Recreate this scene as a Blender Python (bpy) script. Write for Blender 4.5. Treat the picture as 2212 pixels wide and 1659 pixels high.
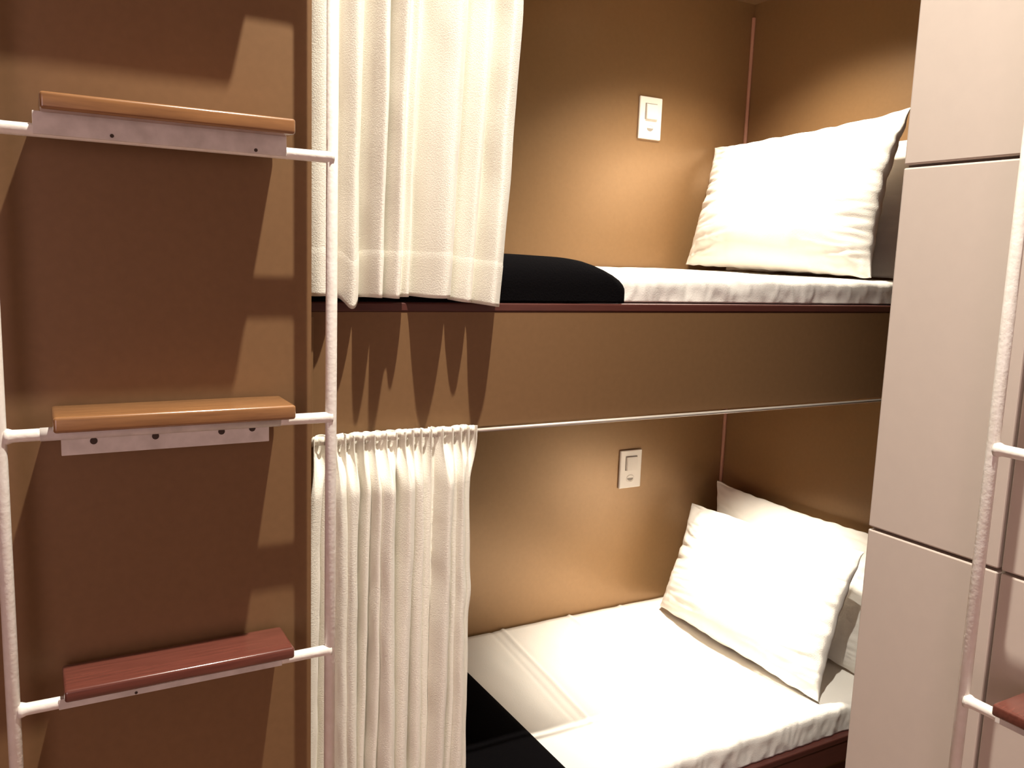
import bpy, bmesh, math, random
from mathutils import Vector, Matrix, noise
C = bpy.context.scene.collection
for o in list(bpy.data.objects): bpy.data.objects.remove(o)
random.seed(4)
H = 1.5          # eye height above the floor; all lengths below are measured from eye level and lifted by H

# ------------------------------------------------------------------ camera
cam_data = bpy.data.cameras.new('camera'); cam = bpy.data.objects.new('camera', cam_data); C.objects.link(cam)
Rm = ((0.8712927, -0.0399187, 0.4891375), (-0.4894978, -0.1422293, 0.8603271), (0.0352265, -0.9890285, -0.1434635))
M = Matrix.Identity(4)
for i in range(3):
    M[i][0] = Rm[i][0]; M[i][1] = -Rm[i][1]; M[i][2] = -Rm[i][2]
M[2][3] = H
cam.matrix_world = M
cam_data.sensor_fit = 'HORIZONTAL'; cam_data.sensor_width = 36; cam_data.lens = 36 * 1838 / 2212
cam_data.clip_start = 0.02
bpy.context.scene.camera = cam

# ------------------------------------------------------------------ light
sc = bpy.context.scene
sc.view_settings.view_transform = 'Standard'; sc.view_settings.look = 'None'
sc.view_settings.gamma = 1; sc.view_settings.use_curve_mapping = False
sc.view_settings.exposure = 0.0
w = bpy.data.worlds.new('world'); sc.world = w; w.use_nodes = True
w.node_tree.nodes['Background'].inputs[0].default_value = (1, .68, .66, 1)
w.node_tree.nodes['Background'].inputs[1].default_value = 0.05

def spot(name, loc, aim, power, col, size, blend, rad):
    d = bpy.data.lights.new(name, 'SPOT'); d.energy = power; d.color = col; d.spot_size = math.radians(size)
    d.spot_blend = blend; d.shadow_soft_size = rad
    o = bpy.data.objects.new(name, d); C.objects.link(o); o.location = (loc[0], loc[1], loc[2] + H)
    o.rotation_euler = Vector((aim[0]-loc[0], aim[1]-loc[1], aim[2]-loc[2])).to_track_quat('-Z', 'Y').to_euler()
    return o
KEY = (.605, .602, 1.885)
LAMP_UP = (1.56, 1.62, .765)
LAMP_LOW = (1.52, 1.60, -.285)
spot('downlight_lamp', KEY, (.63, .70, 0), 480, (1, .94, .82), 72, 1, .02)
spot('niche_lamp_upper', LAMP_UP, (1.62, 1.60, 0), 80, (1, .91, .76), 126, 1, .03)
spot('niche_lamp_lower', LAMP_LOW, (1.58, 1.60, -1), 84, (1, .91, .76), 98, 1, .03)
ar = bpy.data.lights.new('room_fill_light', 'AREA'); ar.shape = 'RECTANGLE'; ar.size = 1.8; ar.size_y = 1.5; ar.energy = 24; ar.color = (1, .70, .72)  # soft fill added behind the camera to lift the shade, no fixture
ao = bpy.data.objects.new('room_fill_light', ar); C.objects.link(ao); ao.location = (-1.15, -1.25, -.15 + H); ao.rotation_euler = Vector((1, .85, 0)).to_track_quat('-Z', 'Z').to_euler()

# ------------------------------------------------------------------ materials
def mat(name, col, rough=.5, spec=.5, metal=0, noise_s=0, noise_a=0, col2=None, bump=0, bump_s=50, trans=0, stretch=None, coat=0, coat_r=.1, sheen=0):
    m = bpy.data.materials.new(name); m.use_nodes = True; nt = m.node_tree; b = nt.nodes['Principled BSDF']
    b.inputs['Base Color'].default_value = (*col, 1); b.inputs['Roughness'].default_value = rough
    b.inputs['Specular IOR Level'].default_value = spec; b.inputs['Metallic'].default_value = metal
    b.inputs['Coat Weight'].default_value = coat; b.inputs['Coat Roughness'].default_value = coat_r
    b.inputs['Sheen Weight'].default_value = sheen
    if noise_s or bump:
        tc = nt.nodes.new('ShaderNodeTexCoord'); mp = nt.nodes.new('ShaderNodeMapping')
        nt.links.new(tc.outputs['Object'], mp.inputs['Vector'])
        if stretch: mp.inputs['Scale'].default_value = stretch
    if noise_s:
        n = nt.nodes.new('ShaderNodeTexNoise'); n.inputs['Scale'].default_value = noise_s; n.inputs['Detail'].default_value = 6
        nt.links.new(mp.outputs[0], n.inputs['Vector'])
        r = nt.nodes.new('ShaderNodeValToRGB'); r.color_ramp.elements[0].position = .5 - noise_a; r.color_ramp.elements[1].position = .5 + noise_a
        r.color_ramp.elements[0].color = (*col, 1); r.color_ramp.elements[1].color = (*(col2 or col), 1)
        nt.links.new(n.outputs['Fac'], r.inputs[0]); nt.links.new(r.outputs[0], b.inputs['Base Color'])
    if bump:
        n2 = nt.nodes.new('ShaderNodeTexNoise'); n2.inputs['Scale'].default_value = bump_s; n2.inputs['Detail'].default_value = 4
        nt.links.new(mp.outputs[0], n2.inputs['Vector'])
        bp = nt.nodes.new('ShaderNodeBump'); bp.inputs['Strength'].default_value = bump; bp.inputs['Distance'].default_value = .002
        nt.links.new(n2.outputs['Fac'], bp.inputs['Height']); nt.links.new(bp.outputs[0], b.inputs['Normal'])
    if trans:
        t = nt.nodes.new('ShaderNodeBsdfTranslucent'); t.inputs[0].default_value = (*col, 1)
        mx = nt.nodes.new('ShaderNodeMixShader'); mx.inputs[0].default_value = trans
        nt.links.new(b.outputs[0], mx.inputs[1]); nt.links.new(t.outputs[0], mx.inputs[2])
        nt.links.new(mx.outputs[0], nt.nodes['Material Output'].inputs[0])
    return m
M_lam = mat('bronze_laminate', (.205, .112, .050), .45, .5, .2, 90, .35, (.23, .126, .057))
M_lamn = mat('bronze_laminate_niche_lit', (.27, .152, .066), .37, .8, .4, 90, .35, (.30, .17, .074))  # same laminate, colour lightened to stand in for light in the niche
M_bead = mat('corner_sealant', (.42, .20, .13), .6)
M_ledge = mat('dark_hardwood', (.070, .020, .016), .4, .5, 0, 18, .3, (.10, .03, .022), stretch=(1, 14, 14))
M_tile = mat('white_panel', (.59, .505, .445), .45, .4, 0, 40, .4, (.62, .53, .465))
M_joint = mat('panel_joint', (.22, .17, .13), .8)
M_white = mat('white_plaster', (.66, .58, .50), .8)
M_floor = mat('floor_laminate', (.20, .12, .08), .5, .5, 0, 8, .3, (.28, .17, .11), stretch=(1, 12, 1))
M_enam = mat('white_enamel', (.92, .88, .83), .32, .5, 0, 60, .3, (.80, .74, .66), bump=.25, bump_s=160)
M_plate = mat('worn_painted_steel', (.80, .75, .70), .55, .4, 0, 45, .2, (.62, .58, .53), bump=.2)
M_hole = mat('screw_dark', (.05, .03, .02), .7)
M_wood = mat('varnished_wood', (.34, .165, .065), .25, .6, 0, 14, .3, (.20, .09, .038), stretch=(1.2, 16, 16), coat=.6, coat_r=.12)
M_wood2 = mat('varnished_red_wood', (.17, .05, .035), .25, .6, 0, 14, .3, (.10, .03, .022), stretch=(1.2, 16, 16), coat=.6, coat_r=.12)
M_cloth = mat('cream_linen', (.90, .86, .76), .9, .1, 0, 0, 0, None, .35, 500, trans=.06, sheen=.2)
M_sheet = mat('white_cotton', (.84, .80, .74), .85, .15, bump=.25, bump_s=400)
M_black = mat('black_fleece', (.003, .0025, .003), .95, .05, bump=.5, bump_s=300)
M_plast = mat('white_plastic', (.84, .78, .70), .3, .5)
M_grey = mat('grey_plastic', (.30, .26, .22), .5)
M_rod = mat('curtain_rod_metal', (.55, .49, .43), .35, .6, .3)
def emis(name, col, s):
    m = bpy.data.materials.new(name); m.use_nodes = True; b = m.node_tree.nodes['Principled BSDF']
    b.inputs['Emission Color'].default_value = (*col, 1); b.inputs['Emission Strength'].default_value = s; return m
M_glow = emis('lamp_glow', (1, .85, .65), 6)

# ------------------------------------------------------------------ builders
class MB:
    def __init__(s): s.v = []; s.f = []
    def add(s, vs, fs):
        n = len(s.v); s.v += [tuple(v) for v in vs]; s.f += [tuple(i + n for i in f) for f in fs]; return s
    def bm(s, bm):
        bm.verts.index_update(); s.add([v.co[:] for v in bm.verts], [[v.index for v in f.verts] for f in bm.faces]); bm.free(); return s
    def box(s, x0, x1, y0, y1, z0, z1, bev=0, seg=2):
        bm = bmesh.new(); bmesh.ops.create_cube(bm, size=1)
        for v in bm.verts:
            v.co = ((x0 + x1) / 2 + v.co.x * (x1 - x0), (y0 + y1) / 2 + v.co.y * (y1 - y0), (z0 + z1) / 2 + v.co.z * (z1 - z0))
        if bev: bmesh.ops.bevel(bm, geom=bm.edges[:], offset=bev, segments=seg, affect='EDGES', profile=.5)
        return s.bm(bm)
    def tube(s, pts, r, n=20, cap=True):
        pts = [Vector(p) for p in pts]; k = len(pts)
        rs = r if isinstance(r, (list, tuple)) else [r] * k
        t0 = (pts[1] - pts[0]).normalized(); a = t0.orthogonal().normalized()
        vs = []
        for i, p in enumerate(pts):
            t = (pts[min(i + 1, k - 1)] - pts[max(i - 1, 0)]).normalized()
            a = (a - t * a.dot(t)).normalized(); b = t.cross(a)
            vs += [p + (a * math.cos(2 * math.pi * j / n) + b * math.sin(2 * math.pi * j / n)) * rs[i] for j in range(n)]
        fs = [(i * n + j, i * n + (j + 1) % n, (i + 1) * n + (j + 1) % n, (i + 1) * n + j) for i in range(k - 1) for j in range(n)]
        if cap: fs += [tuple(range(n - 1, -1, -1)), tuple((k - 1) * n + j for j in range(n))]
        return s.add(vs, fs)
    def grid(s, fn, nu, nv):
        vs = [fn(i / (nu - 1), j / (nv - 1)) for i in range(nu) for j in range(nv)]
        return s.add(vs, [(i * nv + j, (i + 1) * nv + j, (i + 1) * nv + j + 1, i * nv + j + 1) for i in range(nu - 1) for j in range(nv - 1)])
    def build(s, name, m, parent=None, smooth=False, solid=0, fix=True):
        me = bpy.data.meshes.new(name); L = Vector(parent['_loc']) if parent is not None and '_loc' in parent else Vector((0, 0, 0))
        me.from_pydata([(x - L.x, y - L.y, z + H - L.z) for x, y, z in s.v], [], s.f); me.materials.append(m); me.update()
        bm = bmesh.new(); bm.from_mesh(me)
        bmesh.ops.remove_doubles(bm, verts=bm.verts, dist=1e-6)
        if fix: bmesh.ops.recalc_face_normals(bm, faces=bm.faces)
        bm.to_mesh(me); bm.free()
        if smooth: me.shade_smooth()
        o = bpy.data.objects.new(name, me); C.objects.link(o)
        if parent is not None: o.parent = parent; o['_loc'] = tuple(L)
        if solid:
            md = o.modifiers.new('thickness', 'SOLIDIFY'); md.thickness = solid; md.offset = 0
        return o
def tag(o, label, cat, group=None):
    o['label'] = label; o['category'] = cat
    if group: o['group'] = group
    return o
def thing(name, label, cat, loc, group=None):
    o = bpy.data.objects.new(name, None); C.objects.link(o); o.location = (loc[0], loc[1], loc[2] + H); o.empty_display_size = .05
    o['_loc'] = (loc[0], loc[1], loc[2] + H); return tag(o, label, cat, group)
def struct(name, mb, m, parent=None, **k):
    o = mb.build(name, m, parent, **k)
    if parent is None: o['kind'] = 'structure'
    return o

# ------------------------------------------------------------------ the room
XH = 1.967      # head panel of the niche
YB = 2.04       # back panel of the niche
YF = 1.28       # front of the bunks
YW = 1.175       # face of the left wall
FL = -1.5; CE = 1.92
struct('floor', MB().box(-1.5, 2.1, -1.7, 2.1, FL - .05, FL), M_floor)
ceil = MB()
ceil.box(-1.5, 2.1, -1.7, 2.1, CE, CE + .05)
struct('ceiling', ceil, M_white)
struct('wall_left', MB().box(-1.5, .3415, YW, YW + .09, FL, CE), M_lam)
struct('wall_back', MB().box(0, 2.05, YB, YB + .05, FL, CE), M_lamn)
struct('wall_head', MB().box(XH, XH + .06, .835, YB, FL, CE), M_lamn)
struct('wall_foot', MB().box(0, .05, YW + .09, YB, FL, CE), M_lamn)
struct('wall_side', MB().box(-1.55, -1.5, -1.7, YW, FL, CE), M_white)
struct('wall_rear', MB().box(-1.5, 1.12, -1.75, -1.7, FL, CE), M_white)
# white panelled wall: individual panels over a dark backing so the joints are real grooves
WX = 1.12
wr = struct('wall_right', MB().box(WX + .012, 2.0, -1.7, .835, FL, CE, .0), M_joint)
g = .0035
zj = [FL, -.94 - .0, -.39, .156, .702, 1.248, CE]
yj = [-1.7, -1.02, -.47, .08, .628, .835]
for a in range(len(yj) - 1):
    for b in range(len(zj) - 1):
        if b == 0: pass
        y0 = yj[a] + g * .7; y1 = yj[a + 1] - (g * .7 if a < len(yj) - 2 else 0)
        struct('panel', MB().box(WX, WX + .02 if a < len(yj) - 2 else 2.0, y0, y1, zj[b] + g * .6, zj[b + 1] - g * .6, .0025), M_tile, wr)
# corner beads in the niche
struct('trim_1', MB().tube([(XH - .004, YB - .004, -.30), (XH - .004, YB - .004, -1.15)], .0055, 12), M_bead)
struct('trim_2', MB().tube([(XH - .004, YB - .004, .76), (XH - .004, YB - .004, -.1)], .0055, 12), M_bead)
struct('trim_3', MB().box(.352, .372, YF - .012, YF - .002, -.75, -.094, .002), M_lam)

# ------------------------------------------------------------------ bunks
def bunk(zt, label, lower=False):
    t = thing('bunk_bed', label, 'bed', (1.2, YF, zt - .02 if not lower else FL), 'built-in bunks in the niche')
    MB().box(.330, XH, YF - .0015, YF + .034, zt - .016, zt, .003).build('top_rail', M_ledge, t)
    if not lower:
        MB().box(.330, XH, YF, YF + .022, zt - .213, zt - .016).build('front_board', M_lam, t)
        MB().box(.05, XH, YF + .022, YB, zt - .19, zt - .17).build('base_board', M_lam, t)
    else:
        MB().box(.330, XH, YF, YF + .022, zt - .065, zt - .016).build('front_board', M_ledge, t)
        MB().box(.330, XH, YF + .05, YF + .07, FL, zt - .065).build('plinth_board', M_ledge, t)
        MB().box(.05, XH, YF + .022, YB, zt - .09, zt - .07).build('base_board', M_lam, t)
    return t
bunk(-.072, 'upper bronze laminate bunk with a deep front board and dark top edge')
bunk(-1.130, 'lower bunk with a dark red wooden front edge near the floor', True)
bunk(.99, 'topmost canopy board closing the niche above the upper bunk')
bpy.data.objects['bunk_bed.002']['category'] = 'board'
bpy.data.objects['bunk_bed.002'].name = 'bunk_canopy'
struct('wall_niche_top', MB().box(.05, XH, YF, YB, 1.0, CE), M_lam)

# ------------------------------------------------------------------ mattresses with sheets
def nz(x, y, z): return noise.noise(Vector((x, y, z)))
def cross(yf, yb, zb, zt, r, n=60):
    """profile front-bottom -> up -> over -> back, as (y, z, side) points"""
    pts = []
    L1 = zt - r - zb; L2 = r * math.pi / 2; L3 = yb - yf - r
    T = L1 + L2 + L3
    for i in range(n):
        q = i / (n - 1)
        s = (q ** 1.35) * T
        if s < L1: pts.append((yf, zb + s, 1.0, 0))
        elif s < L1 + L2:
            a = (s - L1) / r; pts.append((yf + r - r * math.cos(a), zt - r + r * math.sin(a), math.cos(a), math.sin(a)))
        else: pts.append((yf + r + (s - L1 - L2), zt, 0, 1))
    return pts
def bed(zt, zt_back, zb, yf, label, seed, creases):
    t = thing('mattress', label, 'mattress', (1.0, 1.66, zb - .005))
    MB().box(.06, XH - .012, yf + .012, YB - .012, zb + .001, zt - .014, .02, 3).build('mattress_core', M_sheet, t)
    pr = cross(yf, YB - .006, zb, zt, .022)
    nx = 420
    def fn(u, v):
        x = .06 + (XH - .008 - .06) * u
        y, z, fy, fz = pr[min(int(round(v * (len(pr) - 1))), len(pr) - 1)]
        z += (zt_back - zt) * (y - yf) / (YB - yf)
        # gathered wrinkles on the hanging side
        wr = (abs(nz(x * 16 + seed, z * 9, seed)) * .9 + abs(nz(x * 42, z * 26, seed + 3)) * .45)
        side = fy
        d = side * (.004 - wr * (.013 if zt > -.5 else .009))
        dz = fz * (.0030 * nz(x * 5, y * 5, seed) + .0020 * nz(x * 18, y * 7, seed + 9))
        for cx, slant, h in creases:
            dd = (x - cx - slant * (y - 1.6)) / .006
            dz += fz * h * math.exp(-dd * dd)
        return (x + .003 * nz(x * 30, z * 30, 1) * side, y - d, z + dz)
    MB().grid(fn, nx, len(pr)).build('sheet', M_sheet, t, smooth=True, solid=.0015)
    return t
bed(-.018, -.008, -.070, 1.302, 'white sheeted mattress of the upper bunk showing a crumpled front side', 3.3, [(1.30, .1, .002)])
bed(-1.058, -1.060, -1.128, 1.296, 'white sheeted mattress of the lower bunk with pressed fold lines', 8.1,
    [(1.11, .10, .0035), (1.375, .02, .0045), (1.075, .10, -.0015), (1.56, .03, .003)])

# ------------------------------------------------------------------ blankets
def blanket(x0, x1, yf, yb, zb, zt, h0, label, xe_fn, seed, rnd):
    r = .03
    pr = cross(yf, yb, zb, zt, r, 60)
    pr = [(y, z, a, b) for y, z, a, b in pr]
    def fn(u, v):
        k = min(int(round(v * (len(pr) - 1))), len(pr) - 1)
        y, z, fy, fz = pr[k]
        xe = xe_fn(y, z)
        uu = 1 - (1 - u) ** 1.6
        x = x0 + (xe - x0) * uu
        e = max(0, (x - (xe - rnd)) / rnd)
        h = h0 * math.sqrt(max(0, 1 - e * e))
        eb = max(0, (y - (yb - .03)) / .03); h *= math.sqrt(max(0, 1 - eb * eb))
        h += .0025 * nz(x * 9, y * 9, seed) * (1 - e)
        return (x, y - fy * min(h, .010), z + fz * h)
    o = MB().grid(fn, 120, len(pr)).build('blanket', M_black, None, smooth=True, solid=.004)
    return tag(o, label, 'blanket', 'black blankets at the foot of the bunks')
blanket(.07, .985, 1.291, 1.93, -.070, -.008, .017, 'black fleece blanket at the foot of the upper bunk, bulging past the curtain',
        lambda y, z: .966 - .02 * max(0, y - 1.3) - (.06 * max(0, (z + .05) / .04) ** 2 if z > -.05 else 0), 2., .10)
blanket(.07, .94, 1.284, 1.99, -1.128, -1.050, .009, 'black fleece blanket across the foot of the lower bunk, with a straight edge',
        lambda y, z: .936, 5., .02)

# ------------------------------------------------------------------ pillows
def pillow(label, bb, bf, tb, tf, T, seed, puff=1.0, pull=.07, group=None, bend=0, frontwr=.55):
    """corners: bottom-back, bottom-front, top-back, top-front"""
    bb, bf, tb, tf = [Vector(p) for p in (bb, bf, tb, tf)]
    n = ((tb + tf) / 2 - (bb + bf) / 2).cross((bf + tf) / 2 - (bb + tb) / 2).normalized()
    if n.x > 0: n = -n
    N = 90
    def place(u, v, side):
        u2 = u * (1 - pull * (1 - v * v)); v2 = v * (1 - pull * (.8 if v > 0 else .12) * (1 - u * u))
        a = (u2 + 1) / 2; b = (v2 + 1) / 2
        p = (bb * (1 - a) + bf * a) * (1 - b) + (tb * (1 - a) + tf * a) * b
        prof = (max(0, 1 - abs(u) ** 2.4) * max(0, 1 - abs(v) ** 2.4)) ** .58
        edge = 1 - prof
        t = T * prof * (1 - .22 * v * puff)
        # creases running in from the side seams
        wr = abs(nz(seed + u * 2.0, v * 11 + u * 1.4 * (1 if v > 0 else -1), seed * 1.7))
        wr2 = abs(nz(seed * 2 + u * 9, v * 2.2, seed))
        eu = abs(u) ** 2.2 * (1 - abs(u) ** 10); ev = abs(v) ** 3 * (1 - abs(v) ** 10)
        t -= T * (.42 * (wr) * eu + .22 * wr2 * ev) * frontwr
        t += T * .05 * nz(u * 2.2 + seed, v * 2.2, side)
        if abs(u) == 1 or abs(v) == 1: t = 0
        p = p + n * (t * side)
        p = p + n * (bend * (v2 * v2))
        # slight raggedness of the seam
        k = edge * .0045
        p = p + Vector((0, nz(v * 7, u * 5, seed) * k, nz(u * 8, v * 6, seed + 4) * k))
        return p
    def rem(q): q = q * 2 - 1; return math.sin(q * math.pi / 2) * .55 + q * .45
    mb = MB()
    mb.grid(lambda a, b: place(rem(a), rem(b), 1), N, N)
    mb.grid(lambda a, b: place(rem(a), rem(b), -1), N, N)
    o = mb.build('pillow', M_sheet, None, smooth=True)
    return tag(o, label, 'pillow', group)
pillow('plump white pillow standing in front on the upper bunk, its corner touching the white wall',
       (1.715, 1.99, .006), (1.70, 1.325, -.009), (1.83, 2.025, .36), (1.855, 1.375, .395), .085, 1.3)
pillow('second white pillow on the upper bunk, shaded behind the front one',
       (1.885, 2.0, -.005), (1.87, 1.33, -.012), (1.935, 2.0, .33), (1.935, 1.36, .34), .028, 6.1)
pillow('white pillow leaning in front on the lower bunk',
       (1.665, 1.95, -1.045), (1.655, 1.325, -1.052), (1.80, 1.985, -.74), (1.80, 1.345, -.69), .085, 4.4, pull=.055)
pillow('white pillow resting behind against the head panel of the lower bunk',
       (1.87, 1.99, -1.04), (1.86, 1.33, -1.05), (1.925, 2.012, -.685), (1.925, 1.40, -.685), .038, 9.2)

# ------------------------------------------------------------------ curtains
def catmull(P, n):
    P = [Vector(p) for p in P]; P = [P[0] * 2 - P[1]] + P + [P[-1] * 2 - P[-2]]
    out = []; m = len(P) - 3
    for i in range(n):
        t = i / (n - 1) * m; k = min(int(t), m - 1); f = t - k
        a, b, c, d = P[k:k + 4]
        out.append(.5 * ((2 * b) + (c - a) * f + (2 * a - 5 * b + 4 * c - d) * f * f + (3 * b - a - 3 * c + d) * f ** 3))
    return out
cu = thing('curtain', 'long cream curtain hanging beside the upper bunk, hemmed just above the dark bed edge', 'curtain', (.52, 1.24, -.08), 'cream privacy curtains')
pth = [(.356, 1.258), (.366, 1.246), (.378, 1.240), (.392, 1.245), (.402, 1.262), (.407, 1.272), (.412, 1.258), (.420, 1.243), (.428, 1.238), (.436, 1.250), (.440, 1.266),
       (.437, 1.273), (.444, 1.262), (.452, 1.232), (.460, 1.216), (.467, 1.230), (.472, 1.262), (.475, 1.245), (.481, 1.217), (.487, 1.210), (.493, 1.222), (.499, 1.240), (.506, 1.242),
       (.514, 1.232), (.521, 1.248), (.524, 1.268), (.520, 1.2755), (.534, 1.272), (.546, 1.243), (.558, 1.220), (.571, 1.211), (.584, 1.226), (.595, 1.252), (.600, 1.268), (.606, 1.252),
       (.620, 1.230), (.632, 1.244), (.641, 1.266), (.638, 1.273), (.646, 1.262), (.650, 1.232), (.657, 1.213), (.671, 1.222), (.684, 1.244), (.693, 1.266)]
cp = catmull([(x, y, 0) for x, y in pth], 420)
ZT = .80
def upc(u, z, off=0):
    k = min(int(u * 419), 419); p = cp[k]
    t = max(0, min(1, (z + .075) / (ZT + .075)))
    x = .356 + (p.x - .356) * (.972 + .085 * min(1, t * 1.9))
    y0 = 1.238; A = 1 - .25 * t + .06 * nz(p.x * 14, z * 3, 2)
    y = y0 + (p.y - y0) * A
    x += .0035 * nz(p.x * 20, z * 4, 7) + .0015 * nz(p.x * 60, z * 12, 3)
    y += .004 * nz(p.x * 25, z * 5, 5)
    if off:
        q = cp[min(k + 1, 419)] - cp[max(k - 1, 0)]; nn = Vector((q.y, -q.x, 0)).normalized()
        x += nn.x * off; y += nn.y * off
    return x, y
def zhem(u):
    x = cp[min(int(u * 419), 419)].x; y = cp[min(int(u * 419), 419)].y
    return -.0615 + .003 * nz(x * 22, 0, 1) - .017 * math.exp(-((x - .425) / .011) ** 2) - .011 * max(0, (x - .58) / .08)
def fup(u, v):
    z = zhem(u) + (ZT - zhem(u)) * v; x, y = upc(u, z); return (x, y, z)
MB().grid(fup, 420, 80).build('cloth', M_cloth, cu, smooth=True, solid=.0014)
def fh(u, v):
    z = zhem(u) - .001 + .078 * v; x, y = upc(u, z, .0012 * min(1, (1 - v) * 6) - .0004); return (x, y, z)
MB().grid(fh, 420, 14).build('hem', M_cloth, cu, smooth=True, solid=.001)
# small rings and rod above
ro = tag(MB().tube([(.342, 1.262, .785), (XH, 1.262, .785)], .005, 14).build('curtain_rod', M_rod, None, smooth=True), 'thin white curtain rod along the top opening of the upper bunk', 'rod')
ro = tag(MB().tube([(.342, 1.2665, -.2885), (XH, 1.2665, -.2885)], .0034, 14).build('curtain_rod', M_rod, None, smooth=True), 'thin white curtain rod under the front board of the upper bunk', 'rod')

cl = thing('curtain', 'cream curtain gathered on the thin rod beside the lower bunk', 'curtain', (.5, 1.25, -1.35), 'cream privacy curtains')
# main fold fronts of the lower curtain, from left to right: x, width, depth
folds = [(.372, .013, .8), (.392, .013, .5), (.409, .012, .9), (.428, .013, 1.0), (.447, .009, .75), (.462, .010, .9), (.487, .018, 1.15), (.517, .015, 1.0),
         (.540, .011, .7), (.562, .012, .35), (.584, .015, 1.0), (.605, .010, .55), (.622, .013, .8), (.640, .009, .5)]
NL = 560
def base_x(u): return .366 + .280 * u
def lowc(u, z):
    x = base_x(u)
    top = -.2805; d = top - z
    f = .12 + .10 * nz(x * 12, z * 1.2, 9)
    for fx, fw, fd in folds:
        fx2 = fx + .004 * math.sin(fx * 90 + z * 4.2) + .003 * nz(fx * 30, z * 2.5, 0)
        q = abs(x - fx2) / (fw * 1.0)
        f = max(f, fd * (max(0, 1 - q ** 2.2)) ** .7) if q < 1 else f
    bl = min(1, max(0, (d - .015) / .075)); bl = bl * bl * (3 - 2 * bl)
    gath = .5 + .5 * math.sin(x * 2 * math.pi / .0165 + 1.2 * math.sin(x * 60))
    gx = .0035 * math.cos(x * 2 * math.pi / .0165 + 1.2 * math.sin(x * 60))
    A = .043
    y = 1.268 - (1 - bl) * (.004 + .016 * gath) - bl * (A * f * (1 + .12 * nz(x * 18, z * 2, 4)) + .004 * gath * max(0, 1 - d * 3))
    xx = x + gx * (1 - bl) + bl * (.0028 * nz(x * 15, z * 5, 1) + .0018 * nz(x * 40, z * 14, 6))
    # sideways bulges: the left side slips behind the wall edge, the right side kinks
    xx += -.012 * bl * max(0, 1 - u / .12) * min(1, d * 6)
    xx += (.004 * math.exp(-((z + .57) / .03) ** 2) - .002 + .006 * math.exp(-((z + .38) / .06) ** 2) * -1 + .004 * min(1, d)) * bl * max(0, (u - .85) / .15)
    # loose creases
    y += .0020 * bl * nz(x * 40 + z * 4, z * 3, 8)
    return (xx, y, z)
def flo(u, v):
    vv = v ** 1.5
    z = -.2775 - .0045 * math.sin(u * 55 * 1.7) * .4 - .003 * nz(u * 24, 0, 3) - (1.35 - .2775) * vv
    return lowc(u, z)
MB().grid(flo, NL, 130).build('cloth', M_cloth, cl, smooth=True, solid=.0014)
# rear leaf of the rod pocket
def fback(u, v):
    x = base_x(u); z = -.2795 - .003 * nz(u * 24, 0, 3) - .055 * v
    gath = .5 + .5 * math.sin(x * 2 * math.pi / .0135 + 2.1 * math.sin(x * 70) + 1.5)
    return (x + .004 * math.cos(x * 2 * math.pi / .0135 + 1), 1.2745 - .004 * gath + .002 * v, z)
MB().grid(fback, 300, 8).build('heading_pocket', M_cloth, cl, smooth=True, solid=.001)
# gathered frill loops standing on the rod
mb = MB(); k = 0
x = .368
while x < .640:
    wdt = random.uniform(.009, .014); hh = random.uniform(.004, .008)
    pts = [(x + wdt * (.5 - .5 * math.cos(a)) + .001 * nz(x * 9, a, 1), 1.263 - .011 * math.sin(a) * (1 if k % 2 else .6), -.2815 + hh * math.sin(a) ** .6) for a in [math.pi * i / 10 for i in range(11)]]
    n0 = len(mb.v)
    vs = []
    for p in pts: vs += [p, (p[0], p[1] - .0, p[2] - .014)]
    mb.add(vs, [(2 * i, 2 * i + 1, 2 * i + 3, 2 * i + 2) for i in range(10)])
    x += wdt * .72; k += 1
mb.build('frill', M_cloth, cl, smooth=True, solid=.0012)

# ------------------------------------------------------------------ switch plates
def switch(zc, label):
    xc = 1.5855
    t = thing('switch_plate', label, 'switch', (xc, YB, zc), 'white wall switches of the bunks')
    MB().box(xc - .0405, xc + .0405, YB - .008, YB, zc - .0595, zc + .0595, .003, 3).build('plate', M_plast, t, smooth=False)
    MB().box(xc - .0215, xc + .0215, YB - .0088, YB - .006, zc - .004, zc + .041).build('rocker_surround', M_grey, t)
    bm = bmesh.new(); bmesh.ops.create_cube(bm, size=1)
    for v in bm.verts:
        v.co = (xc + .0012 + v.co.x * .0405, YB - .0095 + v.co.y * .006 + (-.003 if v.co.z < 0 and v.co.y < 0 else 0), zc + .0176 + v.co.z * .0425)
    bmesh.ops.bevel(bm, geom=bm.edges[:], offset=.001, segments=2, affect='EDGES')
    MB().bm(bm).build('rocker', M_plast, t)
    # lower round socket: raised ring with a tilted hollow
    ring = MB(); n = 28
    vs = []; fs = []
    for i in range(n):
        a = 2 * math.pi * i / n
        for r, y in ((.0155, YB - .0082), (.0135, YB - .0098), (.0115, YB - .0086)): vs.append((xc - .001 + r * math.cos(a), y, zc - .030 + r * .8 * math.sin(a)))
    for i in range(n):
        j = (i + 1) % n
        for q in range(2): fs.append((3 * i + q, 3 * j + q, 3 * j + q + 1, 3 * i + q + 1))
    ring.add(vs, fs).build('socket_ring', M_plast, t, smooth=True)
    s = MB(); n = 18
    vs = [(xc - .001 + .0112 * math.cos(a), YB - .0084, zc - .028 + .0088 * math.sin(a)) for a in [math.pi + math.pi * i / n for i in range(n + 1)]]
    vs += [(v[0], YB - .0070, v[2]) for v in vs]
    n += 1
    s.add(vs, [tuple(range(n)), tuple(range(2 * n - 1, n - 1, -1))] + [(i, (i + 1) % n, n + (i + 1) % n, n + i) for i in range(n)]).build('socket', M_grey, t)
switch(.4215, 'white switch plate on the back wall above the upper bunk')
switch(-.620, 'white switch plate on the back wall above the lower bunk')

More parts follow.
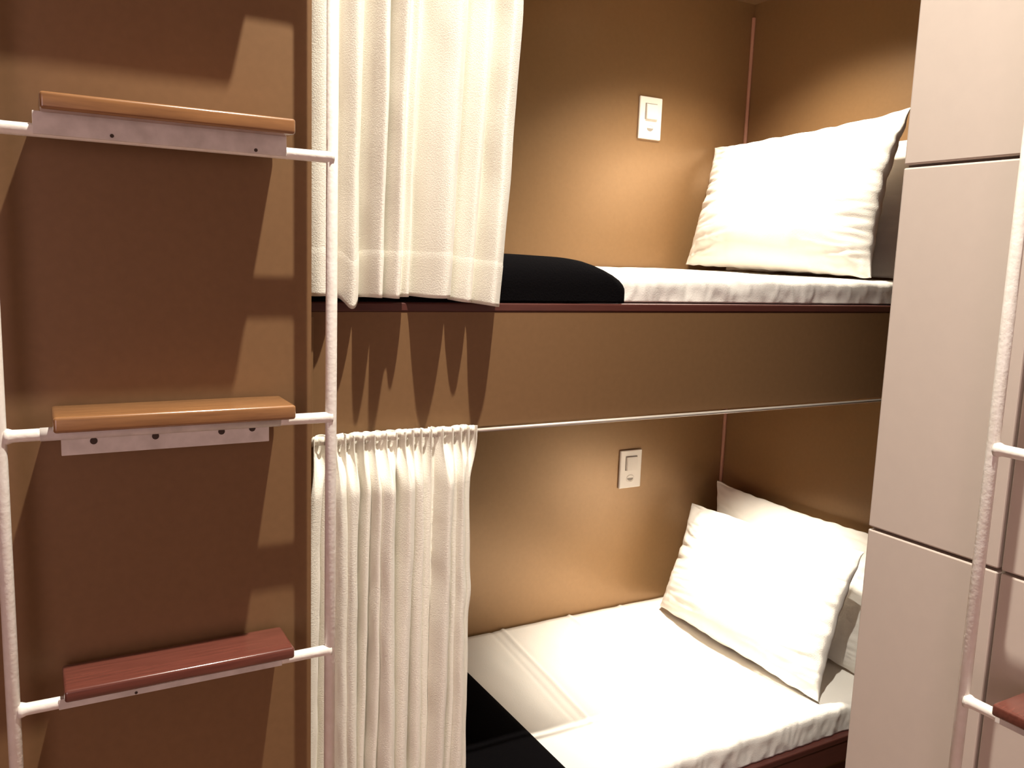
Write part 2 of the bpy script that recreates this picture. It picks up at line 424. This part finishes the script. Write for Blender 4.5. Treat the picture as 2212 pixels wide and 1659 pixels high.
# ------------------------------------------------------------------ ladders
TR = .0077
def ladder(name, label, origin, axis, treads, zrungs, zlo, zhi, wid=.3905, flip=1):
    """origin: foot of the first rail (x, y); axis 'x' rungs run +X with treads towards -Y, axis 'y' rungs run -Y with treads towards -X"""
    ox, oy = origin
    def T(a, d, z):   # a along the rung, d depth towards the wall behind
        return (ox + a, oy + d, z) if axis == 'x' else (ox + d, oy - a, z)
    t = thing(name, label, 'ladder', (ox, oy, zlo), 'white bunk ladders')
    for a in (0, wid):
        MB().tube([T(a, 0, zlo), T(a, 0, (zlo + zhi) / 2), T(a, 0, zhi)], TR, 28).build('rail', M_enam, t, smooth=True)
    for z, kind in zip(zrungs, treads):
        mb = MB(); n = 14
        L = wid - 2 * TR * .6
        pts = []; rs = []
        for q, r in ((.004, 1.32), (.0085, 1.22), (.0125, 1.02), (.02, 1.0), (.5, 1), (L - .02 + .009, 1.0), (L - .0035 + .004, 1.02), (L + .0045, 1.22), (L + .009, 1.32)):
            a = TR * .1 + (q if q < .1 else q)
            if q == .5: a = wid / 2
            pts.append(T(a, 0, z)); rs.append(TR * .96 * r)
        mb.tube(pts, rs, 26).build('rung', M_enam, t, smooth=True)
        if not kind: continue
        a0, a1 = .054, wid - .058
        d0, d1 = -.038, .046
        th = .019
        if kind == 'red': d0, th = -.030, .016
        zb = z + TR * .9 + (.0125 if kind == 'high' else 0)
        if kind == 'red': zb += .0045
        bm = bmesh.new(); bmesh.ops.create_cube(bm, size=1)
        for v in bm.verts:
            p = T((a0 + a1) / 2 + v.co.x * (a1 - a0), (d0 + d1) / 2 + v.co.y * (d1 - d0), zb + th / 2 + v.co.z * th); v.co = p
        ed = [e for e in bm.edges]
        bmesh.ops.bevel(bm, geom=ed, offset=.0038, segments=4, affect='EDGES', profile=.5)
        tr = MB().bm(bm).build('tread', M_wood2 if kind == 'red' else M_wood, t, smooth=False)
        for p_ in tr.data.polygons: p_.use_smooth = True
        # flat steel bar the tread is screwed to
        if kind == 'high':
            bz0, bz1 = z - TR * .6, zb + .001; b0, b1 = -.009, -.0055; aa0, aa1 = .047, wid - .062
        elif kind == 'low':
            bz0, bz1 = z - .0285, z + .002; b0, b1 = .004, .007; aa0, aa1 = .0625, wid - .083
        else:
            bz0, bz1 = z - TR * .8, z + TR; b0, b1 = -.0082, -.0052; aa0, aa1 = .048, wid - .07
        p0 = T(aa0, b0, bz0); p1 = T(aa1, b1, bz1)
        br = MB().box(min(p0[0], p1[0]), max(p0[0], p1[0]), min(p0[1], p1[1]), max(p0[1], p1[1]), bz0, bz1, .0008).build('bracket', M_plate, t)
        if kind == 'low':   # middle of the tube, duller: shade under the tread put into the colour
            MB().tube([T(.041, 0, z), T(.15, 0, z), T(wid - .070, 0, z)], TR * 1.05, 26).build('shaded_tube', M_plate, t, smooth=True)
            holes = [(.0975, z - .0125), (.167, z - .0115), (.2465, z - .0110), (.3095 - .0, z - .0095)]; hd = .0035; hr = .0042
            holes = [(a_ if a_ < wid - .085 else wid - .105, z_) for a_, z_ in holes]
        elif kind == 'high':
            holes = [(.127, z + .0005), (.290, z - .0005)]; hd = -.0095; hr = .0022
        else:
            holes = [(.135, z - .003)]; hd = -.0088; hr = .0018
        for a_, z_ in holes:
            c0 = T(a_, hd, z_); c1 = T(a_, hd + .0016, z_)
            MB().tube([c0, c1], hr, 14).build('screw', M_hole, br if True else t)
    return t
ladder('bunk_ladder', 'white tube ladder with wooden treads in front of the brown left wall', (-.0376, 1.12), 'x',
       ['wood', 'red', 'low', 'high', 'wood', 'wood'], [-.895, -.5587, -.2212, .1255, .470, .815], FL, 1.1)
ladder('bunk_ladder', 'white tube ladder at the right edge before the white panelled wall', (1.05, .615), 'y',
       ['wood', 'red', None, 'wood', 'wood', 'wood'], [-.885, -.550, -.213, .125, .470, .815], FL, 1.1)

# ------------------------------------------------------------------ lamps (the fixtures the light comes from)
def downlight(loc, label, r=.045):
    x, y, z = loc
    t = thing('downlight', label, 'lamp', (x, y, z + .012))
    n = 28; vs = []; fs = []
    prof = [(r, .018), (r * 1.05, .010), (r * .86, .006), (r * .78, .014)]
    for i in range(n):
        a = 2 * math.pi * i / n
        vs += [(x + q * math.cos(a), y + q * math.sin(a), z + h) for q, h in prof]
    k = len(prof)
    for i in range(n):
        j = (i + 1) % n
        fs += [(k * i + q, k * j + q, k * j + q + 1, k * i + q + 1) for q in range(k - 1)]
    MB().add(vs, fs).build('trim_ring', M_plast, t, smooth=True)
    vs = [(x + r * .78 * math.cos(2 * math.pi * i / n), y + r * .78 * math.sin(2 * math.pi * i / n), z + .014) for i in range(n)]
    MB().add(vs + [(a, b, c + .003) for a, b, c in vs], [tuple(range(n)), tuple(range(2 * n - 1, n - 1, -1))] + [(i, (i + 1) % n, n + (i + 1) % n, n + i) for i in range(n)]).build('diffuser', M_glow, t)
downlight((KEY[0], KEY[1], CE - .02), 'round recessed downlight in the ceiling before the ladder')
downlight((LAMP_UP[0], LAMP_UP[1], .781), 'round downlight under the canopy over the upper bunk pillows')
downlight((LAMP_LOW[0], LAMP_LOW[1], -.282), 'round downlight under the upper bunk over the lower pillows')
for o in bpy.data.objects:
    if '_loc' in o: del o['_loc']
